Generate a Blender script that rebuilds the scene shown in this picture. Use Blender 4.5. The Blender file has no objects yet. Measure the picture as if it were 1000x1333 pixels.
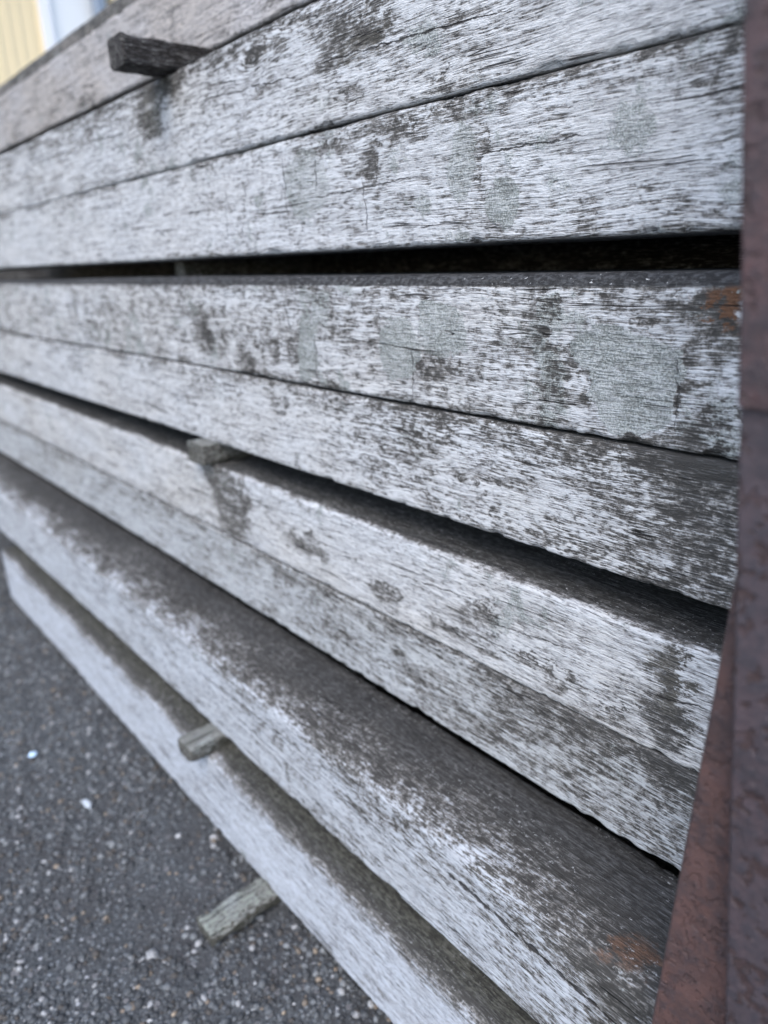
import bpy, math, random
import numpy as np
from mathutils import Matrix, Vector
random.seed(7); rng = np.random.default_rng(7)
SC = bpy.context.scene
COL = SC.collection
S = 0.5            # distance from the lens to the wall of timber, metres
H = 1.672 * S      # lens height above the asphalt

# ------------------------------------------------------------------ camera
FPX = 924.0
def nrm(v): return v / np.linalg.norm(v)
Dn = nrm(np.array([75, 2652, FPX])); Xm = nrm(np.array([-850, -298., FPX])); Xm = nrm(Xm - Dn * (Xm @ Dn))
Xw, Zw = -Xm, -Dn
Yw = np.cross(Zw, Xw)
M = np.stack([Xw, Yw, Zw])                    # camera (right, down, forward) -> world
cam_d = bpy.data.cameras.new('camera'); cam = bpy.data.objects.new('camera', cam_d); COL.objects.link(cam)
r, d, f = M[:, 0], M[:, 1], M[:, 2]
cam.matrix_world = Matrix(((r[0], -d[0], -f[0], 0), (r[1], -d[1], -f[1], 0), (r[2], -d[2], -f[2], H), (0, 0, 0, 1)))
cam_d.sensor_fit = 'HORIZONTAL'; cam_d.sensor_width = 36; cam_d.lens = FPX / 1000 * 36
cam_d.clip_start = 0.01; cam_d.clip_end = 500
cam_d.dof.use_dof = True; cam_d.dof.focus_distance = 0.585; cam_d.dof.aperture_fstop = 4.4
SC.camera = cam

# ------------------------------------------------------------------ sky, sun, exposure
EL, ROT = math.radians(52), math.radians(150)
w = bpy.data.worlds.new('World'); SC.world = w; w.use_nodes = True
wn = w.node_tree.nodes; wn.clear()
sky = wn.new('ShaderNodeTexSky'); sky.sky_type = 'NISHITA'; sky.sun_disc = False
sky.sun_elevation = EL; sky.sun_rotation = ROT; sky.air_density = 1.0; sky.dust_density = 2.2; sky.ozone_density = 1.3
bg = wn.new('ShaderNodeBackground'); bg.inputs[1].default_value = 0.15
wo = wn.new('ShaderNodeOutputWorld')
w.node_tree.links.new(sky.outputs[0], bg.inputs[0]); w.node_tree.links.new(bg.outputs[0], wo.inputs[0])
sd = bpy.data.lights.new('sun', 'SUN'); sd.energy = 0.55; sd.angle = math.radians(35); sd.color = (1, .97, .92)
sun = bpy.data.objects.new('sun', sd); COL.objects.link(sun)
sdir = Vector((math.sin(ROT) * math.cos(EL), math.cos(ROT) * math.cos(EL), math.sin(EL)))
sun.rotation_euler = sdir.to_track_quat('Z', 'Y').to_euler()
sun.location = (0, 0, 6)
SC.view_settings.view_transform = 'Standard'; SC.view_settings.look = 'None'; SC.view_settings.gamma = 1
SC.view_settings.exposure = 1.48
SC.cycles.max_bounces = 6
SC.cycles.use_denoising = True

# ------------------------------------------------------------------ measuring helpers
def ray(u, v): return M @ np.array([u - 500., v - 666.5, FPX])
def on_wall(u, v, y):
    q = ray(u, v); q = q * (y / q[1]); q[2] += H; return q

# ------------------------------------------------------------------ node helpers
class NT:
    def __init__(s, name):
        s.m = bpy.data.materials.new(name); s.m.use_nodes = True
        s.t = s.m.node_tree; s.t.nodes.clear()
        s.out = s.new('ShaderNodeOutputMaterial'); s.b = s.new('ShaderNodeBsdfPrincipled')
        s.t.links.new(s.b.outputs[0], s.out.inputs[0])
    def new(s, k): return s.t.nodes.new(k)
    def set(s, sock, v):
        if v is None: return
        if isinstance(v, bpy.types.NodeSocket): s.t.links.new(v, sock)
        else: sock.default_value = v
    def math(s, op, a, b=None, c=None, clamp=False):
        n = s.new('ShaderNodeMath'); n.operation = op; n.use_clamp = clamp
        s.set(n.inputs[0], a); s.set(n.inputs[1], b); s.set(n.inputs[2], c); return n.outputs[0]
    def vec(s, x, y, z):
        n = s.new('ShaderNodeCombineXYZ'); s.set(n.inputs[0], x); s.set(n.inputs[1], y); s.set(n.inputs[2], z); return n.outputs[0]
    def vmath(s, op, a, b):
        n = s.new('ShaderNodeVectorMath'); n.operation = op; s.set(n.inputs[0], a); s.set(n.inputs[1], b); return n.outputs[0]
    def noise(s, v, scale=1., det=4., rough=.5, dist=0.):
        n = s.new('ShaderNodeTexNoise'); s.set(n.inputs['Vector'], v); n.inputs['Scale'].default_value = scale
        n.inputs['Detail'].default_value = det; n.inputs['Roughness'].default_value = rough; n.inputs['Distortion'].default_value = dist
        return n.outputs[0]
    def step(s, v, a, b, lo=0., hi=1.):
        n = s.new('ShaderNodeMapRange'); n.interpolation_type = 'SMOOTHSTEP'; s.set(n.inputs[0], v)
        s.set(n.inputs[1], a); s.set(n.inputs[2], b); n.inputs[3].default_value = lo; n.inputs[4].default_value = hi; return n.outputs[0]
    def mix(s, fac, a, b, mode='MIX'):
        n = s.new('ShaderNodeMix'); n.data_type = 'RGBA'; n.blend_type = mode
        s.set(n.inputs[0], fac)
        s.set(n.inputs[6], a if isinstance(a, bpy.types.NodeSocket) else (*a, 1)); s.set(n.inputs[7], b if isinstance(b, bpy.types.NodeSocket) else (*b, 1)); return n.outputs[2]
    def bump(s, h, strength, dist, nrm=None):
        n = s.new('ShaderNodeBump'); n.inputs['Strength'].default_value = strength; n.inputs['Distance'].default_value = dist
        s.set(n.inputs['Height'], h); s.set(n.inputs['Normal'], nrm); return n.outputs[0]

def wood(name, seed, hh, base=.5, contrast=.23, fib=.35, top=.5, bot=.25, right=.3, left=0., vert=0., lich=.25, warm=.3,
         stains=(), cracks=(), light=(.50, .522, .545), dark=(.042, .041, .039), topcol=(.017, .018, .018), mo=.95, bo=1.25, topdirt=1., ledge=.012, rim=0., knots=()):
    """weathered hardwood: silver fibres over dark weathering, lichen, algae.  local x along, z up, hh = half height"""
    n = NT(name)
    tc = n.new('ShaderNodeTexCoord'); sp = n.new('ShaderNodeSeparateXYZ'); n.set(sp.inputs[0], tc.outputs['Object'])
    x, y, z = sp.outputs
    geo = n.new('ShaderNodeNewGeometry'); sn = n.new('ShaderNodeSeparateXYZ'); n.set(sn.inputs[0], geo.outputs['Normal'])
    o = seed * 7.31
    xo = n.math('ADD', x, o)
    def an(sx, sy, sz, det, rough, zz=z, dist=0.): return n.noise(n.vec(n.math('MULTIPLY', xo, sx), n.math('MULTIPLY', y, sy), n.math('MULTIPLY', zz, sz)), 1, det, rough, dist)
    wob = an(6., 16., 16., 2, .5)
    zw = n.math('MULTIPLY_ADD', n.math('SUBTRACT', wob, .5), .012, z)
    kr = None
    for (cx, cz, rx, rz) in knots:
        dx = n.math('DIVIDE', n.math('SUBTRACT', x, cx), rx); dz = n.math('DIVIDE', n.math('SUBTRACT', z, cz), rz)
        q = n.math('ADD', n.math('MULTIPLY', dx, dx), n.math('MULTIPLY', dz, dz))
        g_ = n.math('POWER', 2.718, n.math('MULTIPLY', q, -.35))
        zw = n.math('SUBTRACT', zw, n.math('MULTIPLY', n.math('MULTIPLY', dz, g_), rz * .85))
        rg = n.noise(n.vec(n.math('MULTIPLY', n.math('SQRT', q), 7.), wob, seed), 1, 3, .6)
        k_ = n.math('MULTIPLY', n.step(q, 1.3, .5), n.step(rg, .42, .58, .25, 1.)); kr = k_ if kr is None else n.math('MAXIMUM', kr, k_)
    fa = an(75., 600., 820., 2, .60, zw)          # single fibres, about a millimetre
    fb = an(16., 170., 230., 3.5, .64, zw)          # bundles of fibres
    grit = an(620., 620., 620., 1, .6)
    mot = an(150. + 0 * vert, 230., 260. - 60 * vert, 2.6, .7)   # fine mottling, a few millimetres
    bl = an(36. + 26 * vert, 56., 78. - 46 * vert, 5, .68, z, .1)
    big = an(6. + 6 * vert, 14., 17. - 10 * vert, 3, .55)
    edgen = an(24., 20., 26., 5, .65)
    tone0 = an(13., 13., 19., 3, .6)
    def plus(v, t, k): return n.math('MULTIPLY_ADD', n.math('SUBTRACT', t, .5), k, v)
    v = plus(base + .03, bl, bo)
    v = plus(v, big, .85); v = plus(v, mot, mo)
    fx = n.math('MULTIPLY', n.math('ADD', n.math('MULTIPLY', n.math('SUBTRACT', fa, .5), 1.5), n.math('SUBTRACT', fb, .5)), fib * 2.3)
    v = n.math('ADD', v, fx)
    if rim:
        rm = n.step(n.math('MULTIPLY_ADD', n.math('SUBTRACT', bl, .5), .004, z), hh - rim, hh - rim + .0035); v = n.math('SUBTRACT', v, n.math('MULTIPLY', rm, .55))
    if vert:                                       # run marks of water down the face
        v = plus(v, n.noise(n.vec(plus(n.math('MULTIPLY', xo, 60.), bl, 3.), 0., n.math('MULTIPLY', z, 5.)), 1, 4, .6), .75 * vert)
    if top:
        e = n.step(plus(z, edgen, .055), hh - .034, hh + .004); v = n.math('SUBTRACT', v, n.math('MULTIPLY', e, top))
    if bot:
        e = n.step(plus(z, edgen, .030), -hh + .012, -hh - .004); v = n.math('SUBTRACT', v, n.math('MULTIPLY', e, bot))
    if right:
        e = n.step(plus(x, edgen, .25), -.36, -.14); v = n.math('SUBTRACT', v, n.math('MULTIPLY', e, right))
    if left:
        v = n.math('ADD', v, n.math('MULTIPLY', n.step(x, -.35, -1.0), left))
    hdep = .0625 if name == 'weathered_wood' else .02
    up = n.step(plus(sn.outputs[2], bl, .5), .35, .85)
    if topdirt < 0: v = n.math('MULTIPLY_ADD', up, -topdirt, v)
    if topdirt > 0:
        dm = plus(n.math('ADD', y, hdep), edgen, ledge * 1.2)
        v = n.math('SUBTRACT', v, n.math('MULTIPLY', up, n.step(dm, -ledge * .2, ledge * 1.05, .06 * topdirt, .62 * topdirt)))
    wx = plus(plus(plus(x, bl, .075), edgen, .05), mot, .03)
    wz = plus(plus(n.math('ADD', z, n.math('MAXIMUM', n.math('ADD', y, hdep), 0.)), edgen, .07), mot, .03)
    masks = {}
    for (kind, cx, cz, rx, rz, amt) in stains:
        qx, qz = (plus(plus(x, edgen, .050), mot, .010), plus(plus(z, bl, .030), tone0, .03)) if kind == 'lichen' else (wx, wz)
        dx = n.math('DIVIDE', n.math('SUBTRACT', qx, cx), rx); dz = n.math('DIVIDE', n.math('SUBTRACT', qz, cz), rz)
        q = n.math('ADD', n.math('MULTIPLY', dx, dx), n.math('MULTIPLY', dz, dz))
        lo_, hi_ = dict(lichen=(1.08, .92), rust=(1.7, .0)).get(kind, (1.45, .35))
        mk = n.math('MULTIPLY', n.step(q, lo_, hi_), amt)
        if kind == 'lichen' and amt > .9:
            rim = n.math('MULTIPLY', n.math('MULTIPLY', n.step(q, .95, 1.1), n.step(q, 1.6, 1.15)), n.step(edgen, .42, .58, .0, .5)); v = n.math('SUBTRACT', v, rim)
        masks[kind] = mk if kind not in masks else n.math('MAXIMUM', masks[kind], mk)
    if 'dark' in masks: v = n.math('SUBTRACT', v, masks['dark'])
    if 'light' in masks: v = n.math('ADD', v, masks['light'])
    if kr is not None: v = n.math('SUBTRACT', v, n.math('MULTIPLY', kr, .45))
    v1 = n.step(v, .5 - contrast, .5 + contrast)
    soft = n.step(v, -.05, .55)
    tone = an(3.2, 9., 8., 4, .6)
    wl = tuple(a * b for a, b in zip(light, (.95, .90, .83)))
    L = n.mix(n.math('MULTIPLY', n.step(tone, .35, .68), warm * 2), light, wl)
    L = n.mix(n.step(n.math('MULTIPLY_ADD', fa, .6, n.math('MULTIPLY', mot, .4)), .56, .38, 0, .62), L, (.165, .165, .168))
    L = n.mix(n.step(fb, .56, .38, 0, .35), L, (.19, .19, .195))
    mid = n.mix(n.step(n.math('MULTIPLY_ADD', mot, .5, n.math('MULTIPLY', grit, .5)), .42, .60), (.078, .075, .071), (.225, .218, .208))
    D = n.mix(soft, dark, mid)
    D = n.mix(n.step(fa, .52, .66, 0, .30), D, (.23, .235, .24))
    C = n.mix(v1, D, L)
    # grey-green crustose lichen, fine grained, following the damp
    ln = n.math('MULTIPLY_ADD', n.math('SUBTRACT', mot, .5), .12, an(16., 20., 15., 6, .62, z, .3))
    lm = n.step(ln, .66 - lich * .22, .72 - lich * .22)
    lm = n.math('MULTIPLY', lm, n.step(v, .15, .42))
    if 'lichen' in masks: lm = n.math('MAXIMUM', lm, n.step(masks['lichen'], .25, .6))
    lcol = n.mix(n.step(grit, .38, .62), (.155, .172, .166), (.35, .378, .372))
    lcol = n.mix(n.step(mot, .58, .40, 0, .35), lcol, (.12, .125, .12))
    C = n.mix(n.math('MULTIPLY', lm, n.step(n.math('MULTIPLY_ADD', fa, .6, n.math('MULTIPLY', bl, .4)), .62, .44, .55, .92)), C, lcol)
    if 'rust' in masks: C = n.mix(n.math('MULTIPLY', masks['rust'], n.step(n.math('MULTIPLY_ADD', mot, .5, n.math('MULTIPLY', fa, .5)), .36, .58, .25, .85)), C, n.mix(.25, (.150, .080, .048), C, 'MULTIPLY'))
    if 'moss' in masks: C = n.mix(n.math('MULTIPLY', masks['moss'], n.step(mot, .35, .6, .4, 1.)), C, (.085, .080, .062))
    # fissures that follow the fibre
    cn = an(2.6, 60., 70., 3, .5, zw); cw = an(9., 1., 60., 2, .5)
    fis = n.math('MULTIPLY', n.step(n.math('ABSOLUTE', n.math('SUBTRACT', cn, .5)), .012, .002), n.step(cw, .50, .62))
    for (kind, a0, b0, a1, b1, wd) in cracks:
        A, B = (x, z) if kind == 'h' else (z, x)       # A runs along the crack
        wn1 = n.noise(n.vec(n.math('MULTIPLY', A, 42.), seed * 3.3 + a0 * 9, 0.), 1, 5, .65)
        line = n.math('MULTIPLY_ADD', n.math('SUBTRACT', A, a0), (b1 - b0) / (a1 - a0), b0)
        line = n.math('MULTIPLY_ADD', n.math('SUBTRACT', wn1, .5), .010 if kind == 'h' else .016, line)
        dd = n.math('ABSOLUTE', n.math('SUBTRACT', B, line))
        lo, hi = min(a0, a1), max(a0, a1)
        inr = n.math('MULTIPLY', n.step(A, lo, lo + (hi - lo) * .25), n.step(A, hi, hi - (hi - lo) * .25))
        wv = n.math('MULTIPLY', inr, n.math('MULTIPLY', n.step(n.noise(n.vec(n.math('MULTIPLY', A, 90.), b0 * 9, 3.), 1, 3, .6), .32, .62, .15, 1.3), wd))
        dc = n.math('SUBTRACT', 1., n.math('DIVIDE', dd, n.math('ADD', wv, .00003)), clamp=True)
        fis = n.math('MAXIMUM', fis, n.math('MULTIPLY', n.step(dc, 0., .5), 1. if kind == 'h' else .7))
    C = n.mix(n.math('MULTIPLY', fis, .88), C, (.022, .020, .020))
    # algae and dirt on the upward face, denser towards the back
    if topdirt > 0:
        inward = plus(n.math('ADD', y, hdep), edgen, ledge * 1.2)
        k = n.math('MULTIPLY', up, n.step(inward, ledge * .35, ledge * 1.1, .10, .60))
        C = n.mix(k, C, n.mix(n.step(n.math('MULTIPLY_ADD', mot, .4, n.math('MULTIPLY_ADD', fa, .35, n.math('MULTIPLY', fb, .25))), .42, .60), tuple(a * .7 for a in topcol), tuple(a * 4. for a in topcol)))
        fl = n.math('MULTIPLY', up, n.math('MULTIPLY', n.step(an(190., 260., 200., 5, .72), .60, .66), n.step(big, .42, .56)))
        C = n.mix(n.math('MULTIPLY', fl, .75), C, (.42, .43, .44))
    if rim:
        C = n.mix(n.math('MULTIPLY', rm, .75), C, n.mix(n.step(mot, .42, .62), (.016, .017, .019), (.060, .063, .068)))
        C = n.mix(n.math('MULTIPLY', rm, n.step(n.noise(n.vec(n.math('MULTIPLY', xo, 170.), 0., n.math('MULTIPLY', z, 330.)), 1, 3, .7), .64, .68)), C, (.42, .43, .44))
    n.set(n.b.inputs['Base Color'], C); n.b.inputs['Roughness'].default_value = .85; n.b.inputs['Specular IOR Level'].default_value = .22
    h = n.math('ADD', n.math('MULTIPLY', fa, .8), n.math('MULTIPLY', v1, .25))
    h = n.math('SUBTRACT', n.math('MULTIPLY_ADD', fb, .9, h), n.math('MULTIPLY', fis, 1.8))
    h = n.math('MULTIPLY_ADD', mot, .7, n.math('MULTIPLY_ADD', grit, .30, h))
    h = n.math('MULTIPLY_ADD', bl, .5, n.math('MULTIPLY_ADD', lm, .3, h))
    n.set(n.b.inputs['Normal'], n.bump(h, .95, .0016))
    return n.m

# ------------------------------------------------------------------ mesh helpers
def tag(o, label=None, cat=None, group=None, kind=None):
    if label: o['label'] = label
    if cat: o['category'] = cat
    if group: o['group'] = group
    if kind: o['kind'] = kind
    return o
def mesh_np(name, V, F, mat, parent=None, loc=(0, 0, 0), smooth=True):
    me = bpy.data.meshes.new(name); me.from_pydata([tuple(a) for a in V], [], [tuple(a) for a in F]); me.update()
    if smooth: me.polygons.foreach_set('use_smooth', [True] * len(me.polygons))
    if mat: me.materials.append(mat)
    o = bpy.data.objects.new(name, me); COL.objects.link(o); o.location = loc
    if parent: o.parent = parent
    return o
def empty(name, loc=(0, 0, 0)):
    o = bpy.data.objects.new(name, None); o.empty_display_size = .1; o.location = loc; COL.objects.link(o); return o

def vnoise(p, seed):
    """cheap smooth value noise on an (n, k) array"""
    p = np.asarray(p, float); i = np.floor(p).astype(np.int64); fr = p - i; fr = fr * fr * (3 - 2 * fr)
    k = p.shape[1]; out = 0
    for c in range(2 ** k):
        b = np.array([(c >> j) & 1 for j in range(k)])
        w_ = np.prod(np.where(b, fr, 1 - fr), axis=1); q = i + b
        h = np.full(len(p), seed * 1013904223 + 12345, dtype=np.int64)
        for j in range(k): h = (h ^ (q[:, j] * (374761393, 668265263, 2147483647)[j])) * 1274126177 & 0x7fffffffffff; h ^= h >> 15
        out = out + w_ * ((h & 0xffff) / 65535.0)
    return out - .5
def fbm(p, seed, oct=4):
    a, s_, o_ = 1., 1., 0
    for k in range(oct): o_ = o_ + a * vnoise(np.asarray(p) * s_, seed + k); a *= .5; s_ *= 2.03
    return o_

def timber(name, mat, x0, x1, y0, depth, zb, zt, seed, rad=.004, radt=None, wav=1., xs=None, ny=10, nz=26, chip=1., parent=None, taper=None):
    """a sawn timber lying along X: rounded, slightly wavy section with worn, chipped arrises"""
    radt = radt or rad
    hh = (zt - zb) / 2; zc = (zt + zb) / 2; hd = depth / 2
    if xs is None:
        xs = [x1]; 
        while xs[-1] > x0:
            dist = max(.3, abs(xs[-1] + .25)) if xs[-1] < -.15 else .8
            xs.append(xs[-1] - .0042 * (1 + 2.6 * max(0, dist - .3)))
        xs = np.array(xs[::-1]); xs[0] = x0
    sec = []          # (y, z, ny, nz) around: front face bottom->top, top, back, bottom
    def arc(cy, cz, r_, a0, a1, k):
        for t in np.linspace(a0, a1, k): sec.append((cy + r_ * math.cos(t), cz + r_ * math.sin(t)))
    for z in np.linspace(-hh + rad * 1.3, hh - radt * 1.3, nz): sec.append((-hd, z))
    arc(-hd + radt, hh - radt, radt, math.pi, math.pi / 2, 6)
    for y in np.linspace(-hd + radt * 1.4, hd - rad * 1.3, ny): sec.append((y, hh))
    arc(hd - rad, hh - rad, rad, math.pi / 2, 0, 3)
    arc(hd - rad, -hh + rad, rad, 0, -math.pi / 2, 3)
    for y in np.linspace(hd - rad * 1.3, -hd + rad * 1.4, ny): sec.append((y, -hh))
    arc(-hd + rad, -hh + rad, rad, -math.pi / 2, -math.pi, 5)
    sec = np.array(sec); ns, nx = len(sec), len(xs)
    X = np.repeat(xs, ns); Y = np.tile(sec[:, 0], nx); Z = np.tile(sec[:, 1], nx)
    P = np.stack([X, Y, Z], 1)
    # edges: distance to the four arrises
    ed = np.hypot(np.abs(Y) - hd, np.abs(Z) - hh)
    e1 = fbm(np.stack([X * 60, np.sign(Z) * 5 + Y * 8], 1), seed, 5)
    bite = np.clip(e1 - .10, 0, 1) * np.exp(-(ed / .004) ** 2) * .0075 * chip
    slow = vnoise(np.stack([X * 1.7, np.sign(Z) * 3], 1), seed + 9) * .0040 * wav
    mid = fbm(np.stack([X * 9, Y * 20, Z * 22], 1), seed + 20, 3) * .0016 * wav
    fine = fbm(np.stack([X * 60, Y * 160, Z * 260], 1), seed + 40, 2) * .0005
    face = np.abs(Y) / hd > .98
    dy = (mid + fine) * np.where(np.abs(Y) > hd - .012, np.sign(Y), 0)
    dz = slow * np.where(np.abs(Z) > hh * .2, np.abs(Z) / hh, 0) + (mid * .5 + fine) * np.where(np.abs(Z) > hh - .01, 1, 0)
    P[:, 1] += dy - np.sign(Y) * bite; P[:, 2] += dz - np.sign(Z) * bite * .8
    if taper is not None:                       # rough broken end
        pass
    F = []
    idx = np.arange(nx - 1)[:, None] * ns + np.arange(ns)[None, :]
    j2 = (np.arange(ns) + 1) % ns
    a = idx; b = np.arange(nx - 1)[:, None] * ns + j2[None, :]
    F = np.stack([a, a + ns, b + ns, b], -1).reshape(-1, 4)
    me = bpy.data.meshes.new(name)
    nv = len(P); nf = len(F)
    me.vertices.add(nv); me.vertices.foreach_set('co', P.astype(np.float32).ravel())
    me.loops.add(nf * 4 + 2 * ns); me.polygons.add(nf + 2)
    cap0 = np.arange(ns)[::-1] * 1; cap1 = (nx - 1) * ns + np.arange(ns)
    # orientation: section runs clockwise seen from +X, so flip accordingly
    loops = np.concatenate([F.ravel(), np.arange(ns), cap1[::-1]])
    me.loops.foreach_set('vertex_index', loops.astype(np.int32))
    ls = np.concatenate([np.arange(nf) * 4, [nf * 4, nf * 4 + ns]]); me.polygons.foreach_set('loop_start', ls.astype(np.int32))
    me.update(calc_edges=True)
    sm = np.ones(nf + 2, bool); sm[-2:] = False; me.polygons.foreach_set('use_smooth', sm)
    me.materials.append(mat); me.validate()
    import bmesh
    bm = bmesh.new(); bm.from_mesh(me); bmesh.ops.recalc_face_normals(bm, faces=bm.faces); bm.to_mesh(me); bm.free()
    o = bpy.data.objects.new(name, me); COL.objects.link(o); o.location = (0, y0 + hd, zc)
    if parent: o.parent = parent
    return o

# ------------------------------------------------------------------ setting: asphalt
def asphalt_mat():
    n = NT('asphalt')
    tc = n.new('ShaderNodeTexCoord'); P = tc.outputs['Object']
    def vor(scale, feat='F1'):
        v = n.new('ShaderNodeTexVoronoi'); v.feature = feat; n.set(v.inputs['Vector'], P); v.inputs['Scale'].default_value = scale; return v
    a = vor(135); b = vor(70); c = vor(260)
    ca = n.new('ShaderNodeSeparateXYZ'); n.set(ca.inputs[0], a.outputs['Color'])
    cb = n.new('ShaderNodeSeparateXYZ'); n.set(cb.inputs[0], b.outputs['Color'])
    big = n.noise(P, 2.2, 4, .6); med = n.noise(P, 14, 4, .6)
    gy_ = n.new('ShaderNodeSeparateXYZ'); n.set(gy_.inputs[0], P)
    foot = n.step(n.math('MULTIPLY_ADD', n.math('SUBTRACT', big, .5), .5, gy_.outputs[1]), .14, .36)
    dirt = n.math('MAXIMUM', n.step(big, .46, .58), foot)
    stone = n.mix(ca.outputs[0], (.058, .066, .074), (.20, .222, .24))
    stone = n.mix(n.step(ca.outputs[1], .92, .95), stone, (.24, .195, .15))
    stone = n.mix(n.step(ca.outputs[2], .93, .95), stone, (.40, .42, .45))
    binder = n.mix(n.step(n.noise(P, 230, 3, .7), .40, .62), (.022, .026, .030), (.082, .092, .100))
    cell = n.step(a.outputs['Distance'], .48, .30)
    show = n.math('MULTIPLY', cell, n.step(ca.outputs[2], .18, .30))
    C = n.mix(show, binder, stone)
    bigst = n.math('MULTIPLY', n.step(b.outputs['Distance'], .40, .28), n.step(cb.outputs[0], .72, .78))
    C = n.mix(n.math('MULTIPLY', bigst, .8), C, n.mix(cb.outputs[1], (.08, .082, .09), (.22, .22, .23)))
    C = n.mix(n.math('MULTIPLY', n.math('MULTIPLY', n.step(c.outputs['Distance'], .3, .15), n.step(med, .45, .6)), .6), C, (.18, .19, .20))
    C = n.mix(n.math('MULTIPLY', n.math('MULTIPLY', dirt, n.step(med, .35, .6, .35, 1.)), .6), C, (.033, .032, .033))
    n.set(n.b.inputs['Base Color'], C); n.b.inputs['Roughness'].default_value = .8
    h = n.math('ADD', n.math('MULTIPLY', show, n.math('SUBTRACT', .7, a.outputs['Distance'])), n.math('MULTIPLY', bigst, .8))
    h = n.math('MULTIPLY_ADD', n.noise(P, 400, 3, .6), .4, h)
    n.set(n.b.inputs['Normal'], n.bump(h, 1., .004))
    return n.m
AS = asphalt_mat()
# one sheet: fine in front of the stack, coarse to the horizon
gx = np.concatenate([[-150, -60, -25, -12, -7, -5], np.arange(-4., 0.3, .012), [.8, 2, 6, 20, 60, 150]])
gy = np.concatenate([[-150, -50, -15, -5, -2, -.8], np.arange(-.35, .8, .012), [1.2, 2, 5, 15, 60, 150]])
GX, GY = np.meshgrid(gx, gy, indexing='ij')
q = np.stack([GX.ravel(), GY.ravel()], 1)
near = ((q[:, 0] > -4.05) & (q[:, 0] < .31) & (q[:, 1] > -.36) & (q[:, 1] < .81))
gz = (fbm(q * 3, 3, 3) * .008 + fbm(q * 45, 5, 2) * .006) * near
V = np.stack([q[:, 0], q[:, 1], gz], 1)
nyy = len(gy); F = [(i * nyy + j, (i + 1) * nyy + j, (i + 1) * nyy + j + 1, i * nyy + j + 1) for i in range(len(gx) - 1) for j in range(nyy - 1)]
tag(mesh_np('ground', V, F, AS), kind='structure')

# loose and half-bedded chippings
def chippings():
    import bmesh
    bm = bmesh.new(); bmesh.ops.create_icosphere(bm, subdivisions=1, radius=1.)
    bv = np.array([v.co[:] for v in bm.verts]); bf = np.array([[v.index for v in f.verts] for f in bm.faces]); bm.free()
    N = 62000
    cx = -3.4 + 3.1 * rng.random(N) ** .8; cy = -.12 + .85 * rng.random(N)
    r_ = .0016 + .0042 * rng.random(N) ** 2.6
    r_[rng.random(N) < .012] *= 1.5
    pos = np.stack([cx, cy], 1)
    cl = fbm(pos * 5, 77, 3)
    keep = cl > -.12 - .5 * rng.random(N); cx, cy, r_ = cx[keep], cy[keep], r_[keep]; N = len(cx); pos = pos[keep]
    cz = (fbm(pos * 3, 3, 3) * .008 + fbm(pos * 45, 5, 2) * .006) + r_ * .05
    sc = r_[:, None] * (.7 + .6 * rng.random((N, 3))) * np.array([1, 1, .75])
    ang = rng.random(N) * 6.28
    jit = 1 + .28 * (rng.random((N, len(bv))) - .5)
    L = bv[None] * jit[..., None] * sc[:, None, :]
    ca, sa = np.cos(ang)[:, None], np.sin(ang)[:, None]
    X = L[..., 0] * ca - L[..., 1] * sa + cx[:, None]; Y = L[..., 0] * sa + L[..., 1] * ca + cy[:, None]; Z = L[..., 2] + cz[:, None]
    P = np.stack([X, Y, Z], -1).reshape(-1, 3); Fc = (bf[None] + (np.arange(N) * len(bv))[:, None, None]).reshape(-1, 3)
    me = bpy.data.meshes.new('loose_gravel'); me.vertices.add(len(P)); me.vertices.foreach_set('co', P.astype(np.float32).ravel())
    me.loops.add(len(Fc) * 3); me.polygons.add(len(Fc)); me.loops.foreach_set('vertex_index', Fc.astype(np.int32).ravel())
    me.polygons.foreach_set('loop_start', (np.arange(len(Fc)) * 3).astype(np.int32)); me.update(calc_edges=True)
    n = NT('chippings'); g = n.new('ShaderNodeNewGeometry'); rn = g.outputs['Random Per Island']
    cr = n.new('ShaderNodeValToRGB'); n.set(cr.inputs[0], rn); e = cr.color_ramp; e.interpolation = 'CONSTANT'
    cols = [(0, (.034, .039, .044)), (.28, (.057, .065, .072)), (.50, (.086, .096, .105)), (.68, (.125, .137, .147)), (.79, (.052, .047, .042)), (.885, (.185, .20, .21)), (.945, (.155, .128, .10)), (.955, (.30, .31, .32)), (.982, (.27, .22, .165)), (.995, (.42, .43, .44))]
    e.elements[0].color = (*cols[0][1], 1)
    e.elements[1].position = cols[1][0]; e.elements[1].color = (*cols[1][1], 1)
    for p_, c_ in cols[2:]: k = e.elements.new(p_); k.color = (*c_, 1)
    tc = n.new('ShaderNodeTexCoord')
    C = n.mix(n.math('MULTIPLY', n.step(n.noise(tc.outputs['Object'], 500, 3, .6), .4, .65), .5), cr.outputs[0], (.045, .043, .042))
    n.set(n.b.inputs['Base Color'], C); n.b.inputs['Roughness'].default_value = .7
    me.materials.append(n.m)
    o = bpy.data.objects.new('loose_gravel', me); COL.objects.link(o)
    tag(o, 'fine grey and tan stone chippings strewn over the dark asphalt', 'gravel', kind='stuff')
chippings()

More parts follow.
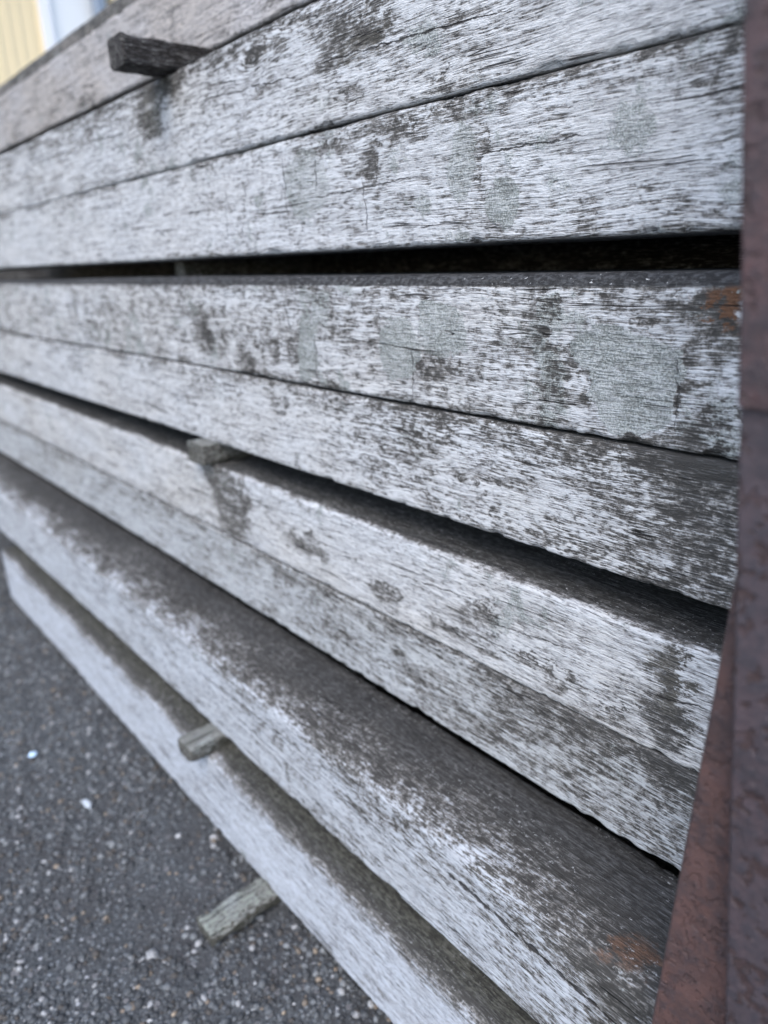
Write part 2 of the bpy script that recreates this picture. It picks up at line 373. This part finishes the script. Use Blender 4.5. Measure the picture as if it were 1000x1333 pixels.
# ------------------------------------------------------------------ the timber stack
# (bottom, top) heights and front plane in units of the lens-to-wall distance, heights from the lens
def Wz(r_): return H + r_ * S
def px(u, v, y, zc):            # a point of the photograph -> local (x, z) on a front face
    q_ = on_wall(u, v, y); return float(q_[0]), float(q_[2] - zc)
BE = {
    # key: (y, zbottom, ztop, x_left_end, material options, shape options)
    'b0': (1.345, .784, .982, -3.9), 'b1': (1.13, .568, .781, -3.7), 'b2': (1.0, .2685, .495, -3.6), 'b3': (1.0, .030, .266, -3.75),
    'b4': (1.0, -.274, -.020, -3.8), 'b5': (1.0, -.500, -.2765, -3.65), 'b6': (.985, -.790, -.570, -3.7),
    'b7': (.985, -1.003, -.793, -3.75), 'b8': (.780, -1.302, -1.045, -3.55), 'b9': (.731, -1.630, -1.352, -2.60),
}
def st(key, kind, u, v, ru, rv, amt):
    y, zb, zt, _ = BE[key]; zc = Wz((zb + zt) / 2)
    if on_wall(u, v, y * S)[2] > Wz(zt):            # on the upward face: unfold it above the front face
        q_ = ray(u, v); q_ = q_ * ((zt * S) / q_[2]); h_ = (zt - zb) * S / 2
        return (kind, float(q_[0]), h_ + float(q_[1]) - y * S, ru * .0011, rv * .0011, amt)
    c = px(u, v, y * S, zc); a = px(u + ru, v, y * S, zc); b = px(u, v + rv, y * S, zc)
    return (kind, c[0], c[1], abs(a[0] - c[0]), abs(b[1] - c[1]), amt)
def ck(key, kind, u0, v0, u1, v1, wd):
    y, zb, zt, _ = BE[key]; zc = Wz((zb + zt) / 2)
    a = px(u0, v0, y * S, zc); b = px(u1, v1, y * S, zc)
    return (kind, a[0], a[1], b[0], b[1], wd) if kind == 'h' else (kind, a[1], a[0], b[1], b[0], wd)

def kn(key, u, v, rx, rz):
    y, zb, zt, _ = BE[key]; c = px(u, v, y * S, Wz((zb + zt) / 2)); return (c[0], c[1], rx, rz)
OPT = {
 'b0': dict(base=.28, top=.1, bot=-.1, right=0, warm=.6, fib=.2, mo=.5, light=(.25, .24, .235), topdirt=.5),
 'b1': dict(mo=.5, bo=1.0, base=.68, top=.10, bot=.05, right=0, warm=.55, light=(.42, .415, .425), vert=.4, lich=.1,
            stains=[st('b1', 'dark', 110, 130, 16, 10, .3)]),
 'b2': dict(knots=[kn('b2', 328, 76, .022, .010)], mo=.6, bo=.95, base=.66, top=.26, bot=.06, right=.1, warm=.25, fib=.46, vert=.3, lich=.3,
            stains=[st('b2', 'dark', 194, 150, 20, 42, .34), st('b2', 'dark', 210, 112, 40, 18, .34), st('b2', 'dark', 345, 75, 34, 22, .32), st('b2', 'dark', 455, 50, 50, 34, .40),
                    st('b2', 'moss', 470, 62, 30, 20, .35), st('b2', 'dark', 330, 48, 40, 12, .25), st('b2', 'light', 760, 60, 160, 60, .18), st('b2', 'dark', 578, 92, 12, 8, .25), st('b2', 'moss', 198, 150, 13, 34, .4)],
            cracks=[ck('b2', 'h', 395, 88, 690, 3, .0011), ck('b2', 'h', 245, 135, 400, 95, .0009), ck('b2', 'h', 100, 190, 170, 170, .0011)]),
 'b3': dict(mo=.65, bo=1.0, base=.70, top=.30, bot=.22, right=.12, warm=.18, fib=.42, vert=.55, lich=.32, left=.08,
            stains=[st('b3', 'dark', 520, 175, 40, 16, .32), st('b3', 'dark', 420, 190, 50, 12, .22), st('b3', 'dark', 624, 200, 14, 34, .36), st('b3', 'dark', 482, 215, 12, 28, .3),
                    st('b3', 'dark', 590, 150, 60, 12, .25), st('b3', 'dark', 870, 62, 40, 10, .3), st('b3', 'dark', 685, 175, 18, 12, .2), st('b3', 'lichen', 655, 265, 22, 26, .8), st('b3', 'lichen', 400, 240, 30, 46, .45), st('b3', 'lichen', 600, 215, 20, 50, .5),
                    st('b3', 'light', 800, 200, 110, 60, .14), st('b3', 'dark', 470, 300, 10, 14, .25), st('b3', 'dark', 945, 60, 22, 30, .2)],
            cracks=[ck('b3', 'v', 366, 195, 378, 322, .0010), ck('b3', 'h', 390, 262, 560, 226, .0006), ck('b3', 'h', 600, 205, 780, 172, .0009), ck('b3', 'v', 410, 200, 412, 250, .0012), ck('b3', 'v', 472, 225, 478, 306, .0009), ck('b3', 'v', 292, 220, 297, 330, .0008), ck('b3', 'v', 324, 205, 312, 318, .0007)]),
 'b4': dict(rim=.0120, ledge=.004, topcol=(.030, .032, .036), mo=.85, bo=1.6, base=.58, top=.16, bot=.16, right=.22, warm=.3, fib=.36, vert=.45, lich=.42,
            stains=[st('b4', 'lichen', 822, 500, 62, 70, .95), st('b4', 'lichen', 780, 455, 46, 34, .8), st('b4', 'lichen', 520, 455, 28, 40, .8), st('b4', 'lichen', 400, 455, 14, 42, .8), st('b4', 'lichen', 575, 430, 34, 34, .7), st('b4', 'dark', 372, 460, 30, 15, .30), st('b4', 'dark', 388, 450, 10, 30, .28), st('b4', 'dark', 265, 430, 14, 34, .26),
                    st('b4', 'dark', 560, 485, 30, 14, .22), st('b4', 'dark', 700, 415, 24, 36, .34), st('b4', 'dark', 905, 405, 55, 24, .34), st('b4', 'dark', 722, 490, 20, 36, .2), st('b4', 'dark', 925, 560, 40, 22, .34),
                    st('b4', 'dark', 322, 470, 10, 30, .24), st('b4', 'rust', 949, 393, 26, 22, 2.4), ],
            cracks=[ck('b4', 'v', 535, 435, 540, 522, .0010), ck('b4', 'v', 884, 455, 880, 568, .0010), ck('b4', 'v', 368, 388, 378, 432, .0014), ck('b4', 'v', 300, 405, 306, 440, .0012), ck('b4', 'v', 410, 430, 412, 490, .0012)]),
 'b5': dict(knots=[kn('b5', 610, 625, .018, .007)], mo=1.25, bo=1.2, base=.55, top=.28, bot=.06, right=.34, warm=.28, fib=.44, vert=.05, lich=.15, left=.20,
            stains=[st('b5', 'dark', 550, 560, 40, 40, .2), st('b5', 'dark', 890, 690, 60, 60, .2), st('b5', 'light', 700, 640, 80, 30, .1), st('b5', 'dark', 370, 540, 30, 26, .14)]),
 'b6': dict(mo=.75, bo=.9, base=.72, top=.10, bot=.10, right=.12, warm=.42, fib=.30, lich=.2, left=.0,
            stains=[st('b6', 'dark', 300, 655, 26, 44, .5), st('b6', 'dark', 285, 622, 22, 22, .5), st('b6', 'dark', 865, 880, 26, 46, .46), st('b6', 'dark', 860, 940, 50, 34, .40), st('b6', 'dark', 620, 800, 30, 20, .40), st('b6', 'dark', 610, 828, 60, 16, .34), st('b6', 'dark', 400, 710, 34, 14, .38), st('b6', 'dark', 500, 772, 30, 10, .38),
                    st('b6', 'dark', 700, 870, 60, 14, .36), st('b6', 'dark', 780, 920, 40, 14, .3), st('b6', 'moss', 865, 890, 24, 44, .4)],
            cracks=[ck('b6', 'h', 500, 742, 620, 782, .0008), ck('b6', 'h', 840, 900, 925, 925, .0011), ck('b6', 'h', 620, 805, 760, 850, .0006)]),
 'b7': dict(knots=[kn('b7', 520, 850, .020, .008)], base=.50, top=.22, bot=-.42, right=.22, warm=.2, fib=.40, lich=.12, left=.14, light=(.40, .425, .445),
            stains=[st('b7', 'dark', 700, 925, 120, 40, .08)]),
 'b8': dict(mo=1.15, ledge=.085, base=.60, top=.22, bot=-.18, right=.22, warm=.1, fib=.34, lich=.05, left=.10, light=(.43, .465, .51), topcol=(.018, .0185, .019),
            stains=[st('b8', 'rust', 832, 1240, 14, 20, 1.0), st('b8', 'light', 560, 1180, 80, 50, .15), st('b8', 'dark', 800, 1290, 30, 40, .25)],
            cracks=[ck('b8', 'h', 540, 1098, 850, 1375, .0030), ck('b8', 'h', 240, 860, 420, 1000, .0012)]),
 'b9': dict(mo=.5, bo=.6, ledge=.022, base=.72, top=.42, bot=.05, right=.2, warm=.05, fib=.24, lich=.05, light=(.46, .50, .56), topcol=(.028, .029, .024)),
}
SH = {'b8': dict(radt=.016, wav=1.3), 'b9': dict(radt=.012, wav=1.), 'b4': dict(radt=.013), 'b6': dict(radt=.006), 'b0': dict(radt=.012)}
LAB = {
 'b0': 'brownish grey timber set furthest back on top of the stack',
 'b1': 'weathered grey timber resting on the dark block that juts out near the top',
 'b2': 'pale grained timber directly beneath the jutting dark block, brown drip stain under it',
 'b3': 'pale timber whose lower edge borders the widest black gap of the stack',
 'b4': 'mottled timber just below the widest black gap, big round lichen patch and rust mark',
 'b5': 'white and dark speckled timber between the lichen patch timber and a dark mossy ledge',
 'b6': 'light timber with dark ragged blotches carrying the grey block halfway down the stack',
 'b7': 'streaky mid grey timber with a pale lower rim above the widest dark ledge',
 'b8': 'timber with a wide dark mossy top and orange rust stain, second from the ground',
 'b9': 'bluish pale timber lowest in the stack, resting on the block on the asphalt',
}
for i, (k, (y, zb, zt, xl)) in enumerate(BE.items()):
    hh = (zt - zb) * S / 2
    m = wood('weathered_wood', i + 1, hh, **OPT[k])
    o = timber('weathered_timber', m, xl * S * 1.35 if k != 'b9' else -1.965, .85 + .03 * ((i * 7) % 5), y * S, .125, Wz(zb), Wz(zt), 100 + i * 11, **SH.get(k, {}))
    tag(o, LAB[k], 'timber', 'weathered timbers of the stack')

# unseen back row, added to keep light from leaking through the gaps
bm_ = wood('weathered_wood', 31, .072, base=.0, right=0, light=(.05, .05, .05), dark=(.014, .012, .011))  # wood colour blackened to paint deep shade inside the gaps
zz = -1.630
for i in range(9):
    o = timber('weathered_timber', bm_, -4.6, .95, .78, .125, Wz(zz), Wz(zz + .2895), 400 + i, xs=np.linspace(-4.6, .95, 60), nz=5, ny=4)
    tag(o, 'back row timber added to block light through the gaps, blackened for shade', 'timber', 'added back row timbers blocking light')
    zz += .290

# ------------------------------------------------------------------ spacer blocks (run through the stack from front to back)
def block(x, y0, y1, zb, zt, wd, seed, opts, label, ang=0., group='spacer blocks between the timbers'):
    m = wood('spacer_wood', seed, (zt - zb) / 2, right=0, **opts)
    L_ = y1 - y0
    o = timber('spacer_block', m, 0, L_, -wd / 2, wd, 0, zt - zb, 700 + seed, rad=.003, xs=np.linspace(0, L_, 90), nz=12, ny=10, chip=1.4)
    # roughen the sawn end
    o.location = (x, y0, (zb + zt) / 2); o.rotation_euler = (0, 0, math.pi / 2 + ang)
    tag(o, label, 'wood block', group)
    return o
dk = dict(base=.02, top=.1, bot=.1, fib=.5, lich=0, topdirt=.3, dark=(.018, .016, .015), light=(.10, .095, .09))
md = dict(base=.16, top=-.1, bot=.2, fib=.3, lich=.2, mo=1.4, topdirt=-.42, dark=(.040, .040, .030), light=(.155, .165, .15))
block(-1.005, .436, .84, Wz(.4965), Wz(.566), .046, 51, dk, 'dark blackened block jutting out under the upper timbers')
block(-1.10, .535, .84, Wz(-.040), Wz(.029), .030, 52, md, 'thin grey block standing inside the widest black gap', ang=0.)
block(-.995, .476, .84, Wz(-.569), Wz(-.501), .050, 53, md, 'grey block sitting flush on the mossy ledge halfway down the stack')
block(-.858, .338, .84, Wz(-1.351), Wz(-1.303), .042, 54, md, 'greenish grey block between the two lowest timbers')
block(-.698, .268, .84, 0.002, Wz(-1.631), .044, 55, dict(md, light=(.22, .25, .225), base=.00, mo=2.3), 'lichen flecked block lying on the asphalt under the lowest timber')

# ------------------------------------------------------------------ rusty steel post
def rust(name, a, b, c, seed, pit=1.):
    n = NT(name); tc = n.new('ShaderNodeTexCoord'); P = n.vmath('ADD', tc.outputs['Object'], (seed, 0, 0))
    sx = n.new('ShaderNodeSeparateXYZ'); n.set(sx.inputs[0], P)
    big = n.noise(n.vec(n.math('MULTIPLY', sx.outputs[0], 16.), n.math('MULTIPLY', sx.outputs[1], 16.), n.math('MULTIPLY', sx.outputs[2], 7.)), 1, 5, .65)
    med = n.noise(P, 110, 5, .65); fine = n.noise(P, 900, 3, .6)
    C = n.mix(n.step(big, .36, .66), a, b)
    C = n.mix(n.math('MULTIPLY', n.step(med, .47, .60), .85), C, c)
    wide = n.noise(P, 40, 4, .6)
    sp1 = n.noise(P, 125, 2, .55, .4)
    spot = n.math('MULTIPLY', n.step(sp1, .535, .575), n.step(wide, .38, .50))
    C = n.mix(n.math('MULTIPLY', spot, .95 * pit), C, (.030, .016, .016))
    C = n.mix(n.math('MULTIPLY', n.step(wide, .54, .64), .5), C, tuple(k * 1.3 for k in b))
    C = n.mix(n.math('MULTIPLY', n.step(wide, .45, .36), .45), C, tuple(k * .6 for k in c))
    pale = n.math('MULTIPLY', n.step(n.noise(P, 260, 4, .7), .63, .70), .45)
    C = n.mix(pale, C, (.17, .13, .135))
    C = n.mix(n.math('MULTIPLY', n.step(fine, .5, .7), .25), C, (.16, .10, .09))
    n.set(n.b.inputs['Base Color'], C); n.b.inputs['Roughness'].default_value = .62; n.b.inputs['Metallic'].default_value = .0
    n.b.inputs['Specular IOR Level'].default_value = .5
    h = n.math('SUBTRACT', n.math('MULTIPLY_ADD', fine, .5, med), spot)
    n.set(n.b.inputs['Normal'], n.bump(h, 1., .0013))
    return n.m
RP = rust('purple_rust', (.042, .034, .042), (.050, .035, .041), (.029, .026, .034), 3.)
RU = rust('red_rust_upper', (.044, .029, .033), (.060, .029, .030), (.030, .022, .027), 8.)
RR = rust('orange_brown_rust', (.062, .038, .037), (.078, .040, .035), (.046, .031, .034), 5., .25)

def plate(name, mat, left, right, yf, th, parent, z0w, bev=.0018, seed=1):
    """upright steel plate: left / right edges as two (x, z) world points each, front plane yf, thickness th"""
    (xa, za), (xb, zb) = left; (xc, zc), (xd, zd) = right
    N = 60; V = []; F = []
    prof = [(0, bev), (bev, 0), (1, 0), (2, bev), (2, th - bev), (1, th), (bev, th), (0, th - bev)]
    for i in range(N + 1):
        t = i / N; zl = za + (zb - za) * t
        xl = xa + (xb - xa) * t + .0007 * float(fbm(np.array([[zl * 30, seed]]), seed, 3)[0])
        xr = xc + (xd - xc) * t
        for (a, b) in ((xl, bev), (xl + bev * .4, bev * .4), (xl + bev, 0), (xr - bev, 0), (xr, bev), (xr, th - bev), (xr - bev, th), (xl + bev, th), (xl, th - bev)):
            V.append((a, yf + b, zl))
    k = 9
    for i in range(N):
        for j in range(k):
            F.append((i * k + j, i * k + (j + 1) % k, (i + 1) * k + (j + 1) % k, (i + 1) * k + j))
    F.append(tuple(range(k))[::-1]); F.append(tuple(N * k + j for j in range(k)))
    V = [(a - parent.location.x, b - parent.location.y, c) for a, b, c in V]
    o = mesh_np(name, V, F, mat, parent, smooth=False)
    import bmesh
    bm = bmesh.new(); bm.from_mesh(o.data); bmesh.ops.recalc_face_normals(bm, faces=bm.faces); bm.to_mesh(o.data); bm.free()
    return o
post = empty('steel_post', (-.25, .34, 0))
tag(post, 'rusty purple and brown steel post standing at the near end of the timber stack', 'steel post')
def P2(u, v, y): q_ = on_wall(u, v, y); return np.array([q_[0], q_[2]])
def ext(p, q_, z): t = (z - p[1]) / (q_[1] - p[1]); return (p[0] + (q_[0] - p[0]) * t, z)
yb = .70 * S
A, B = P2(922, 933, yb), P2(847, 1333, yb)
zj = P2(960, 527, .66 * S)[1]
plate('back_flange', RR, (ext(A, B, 0), ext(A, B, 1.15)), ((-.10, 0), (-.10, 1.15)), yb, .010, post, 0, seed=3)
yp = .66 * S
A, B = P2(950, 790, yp), P2(940, 1333, yp)
lo0, lo1 = ext(A, B, .0), ext(P2(962, 531, yp), P2(950, 790, yp), zj)
md_ = A
plate('front_flange', RP, (ext(A, B, 0), lo1), ((.01, 0), (-.03, zj)), yp, .008, post, 0, seed=1)
A, B = P2(968, 0, yp - .004), P2(959, 527, yp - .004)
plate('upper_sleeve', RU, (ext(A, B, zj), ext(A, B, 1.35)), ((-.03, zj), (-.06, 1.35)), yp - .004, .010, post, 0, seed=2)
# web joining the two flanges, and the foot plate
plate('web', RP, ((-.045, 0.01), (-.045, 1.14)), ((-.037, 0.01), (-.037, 1.14)), yp + .008, yb - yp - .008, post, 0, seed=5)
plate('base_plate', RP, ((-.10, .002), (-.10, .012)), ((.03, .002), (.03, .012)), yp - .03, .11, post, 0, seed=6)

# ------------------------------------------------------------------ building far behind
def plain(name, col, rough=.6, nz=0.):
    n = NT(name); tc = n.new('ShaderNodeTexCoord')
    C = n.mix(n.math('MULTIPLY', n.noise(tc.outputs['Object'], 6, 5, .6), .25), col, tuple(c * .8 for c in col))
    n.set(n.b.inputs['Base Color'], C); n.b.inputs['Roughness'].default_value = rough
    return n.m
def box(name, mat, a, b, parent=None, bev=.004):
    import bmesh
    bm = bmesh.new(); bmesh.ops.create_cube(bm, size=1)
    for v in bm.verts: v.co = Vector([(a[i] + b[i]) / 2 + v.co[i] * (b[i] - a[i]) for i in range(3)])
    if bev: bmesh.ops.bevel(bm, geom=bm.edges[:], offset=bev, segments=2, affect='EDGES')
    me = bpy.data.meshes.new(name); bm.to_mesh(me); bm.free(); me.materials.append(mat)
    o = bpy.data.objects.new(name, me); COL.objects.link(o)
    if parent: o.parent = parent; 
    return o
def at6(u, v):
    q_ = ray(u, v); return q_ * (-6 / q_[0])
yA, yB, yC, yD = [float(at6(u, 30)[1]) for u in (52, 67, 119, 132)]
bld = empty('shed_building', (-6, 2, 0))
tag(bld, 'pale shed with cream ribbed siding and a white door trim behind the stack', 'building')
CR = plain('cream_paint', (.80, .66, .41)); WH = plain('white_paint', (.82, .82, .82), .5); PB = plain('pale_blue_panel', (.80, .81, .80), .4); DP = plain('grey_blue_pipe', (.22, .27, .34), .4)
# ribbed siding, one sheet left of the door and one right of it
def siding(name, y0, y1, z0, z1):
    V = []; F = []; p = .075; ys = []; y = y0
    while y < y1:
        ys += [(y, 0), (y + p * .55, 0), (y + p * .62, .005), (y + p * .93, .005)]; y += p
    ys.append((y1, 0)); ys = [(min(a, y1), b) for a, b in ys]
    for a, b in ys: V += [(b, a - 2, z0), (b, a - 2, z1)]
    n0 = len(ys)
    for i in range(n0 - 1): F.append((2 * i, 2 * i + 2, 2 * i + 3, 2 * i + 1))
    V += [(-.12, y0 - 2, z0), (-.12, y0 - 2, z1), (-.12, y1 - 2, z0), (-.12, y1 - 2, z1)]; m_ = 2 * n0
    F += [(m_, 0, 1, m_ + 1), (2 * n0 - 2, m_ + 2, m_ + 3, 2 * n0 - 1), (m_ + 2, m_, m_ + 1, m_ + 3)]
    return mesh_np(name, V, F, CR, bld, smooth=False)
siding('siding', -1.5, yA, .0, 3.6)
siding('siding', yD + .1, 6.0, .0, 3.6)
tr = box('door_trim', WH, (-.10, yA - 2 + .001, 0), (.035, yB - 2, 3.6), bld)
dp = box('door', PB, (-.10, yB - 2 + .001, .02), (-.005, yD - 2 + .06, 3.6), bld)
import bmesh
bm = bmesh.new(); bmesh.ops.create_cone(bm, segments=20, radius1=.045, radius2=.045, depth=3.5, cap_ends=True, matrix=Matrix.Translation((.07, (yC + yD) / 2 - 2, 1.8)))
for z in (.9, 2.0, 3.1): bmesh.ops.create_cone(bm, segments=20, radius1=.052, radius2=.052, depth=.04, cap_ends=True, matrix=Matrix.Translation((.07, (yC + yD) / 2 - 2, z)))
me = bpy.data.meshes.new('downpipe'); bm.to_mesh(me); bm.free(); me.materials.append(DP)
o = bpy.data.objects.new('downpipe', me); COL.objects.link(o); o.parent = bld
box('roof', plain('roof_grey', (.25, .26, .28)), (-4.5, -3.7, 3.6), (.35, 4.2, 3.72), bld)
box('back_wall', CR, (-4.3, -3.5, 0), (-.13, 4.0, 3.59), bld)

# ------------------------------------------------------------------ litter on the asphalt
def gpt(u, v):
    q_ = ray(u, v); q_ = q_ * (-H / q_[2]); return float(q_[0]), float(q_[1])
def scrap(name, u, v, sx, sy, mat, label, cat, seed):
    x_, y_ = gpt(u, v); N = 10; V = []; F = []
    for i in range(N):
        for j in range(N):
            a, b = i / (N - 1) * 2 - 1, j / (N - 1) * 2 - 1
            rr = max(abs(a), abs(b)); s_ = rr / max(1e-6, math.hypot(a, b)) if rr > 0 else 1
            w_ = 1 + .5 * float(vnoise(np.array([[math.atan2(b, a) * 1.6 + 9, seed]]), seed)[0])
            V.append((a * s_ * sx * w_, b * s_ * sy * w_, .006 + .002 * float(vnoise(np.array([[a * 2, b * 2]]), seed)[0]) + .0012 * (1 - rr)))
    for i in range(N - 1):
        for j in range(N - 1): F.append((i * N + j, (i + 1) * N + j, (i + 1) * N + j + 1, i * N + j + 1))
    o = mesh_np(name, V, F, mat, None, (x_, y_, 0))
    mo = o.modifiers.new('thick', 'SOLIDIFY'); mo.thickness = .0012
    tag(o, label, cat)
scrap('paper_scrap', 43, 985, .0085, .0085, plain('pale_blue_paper', (.50, .68, .88)), 'small round pale blue scrap lying on the asphalt', 'litter', 3)
scrap('paint_flake', 114, 1050, .013, .006, plain('white_flake', (.42, .47, .52)), 'whitish flake lying flat on the asphalt right of the blue scrap', 'litter', 5)
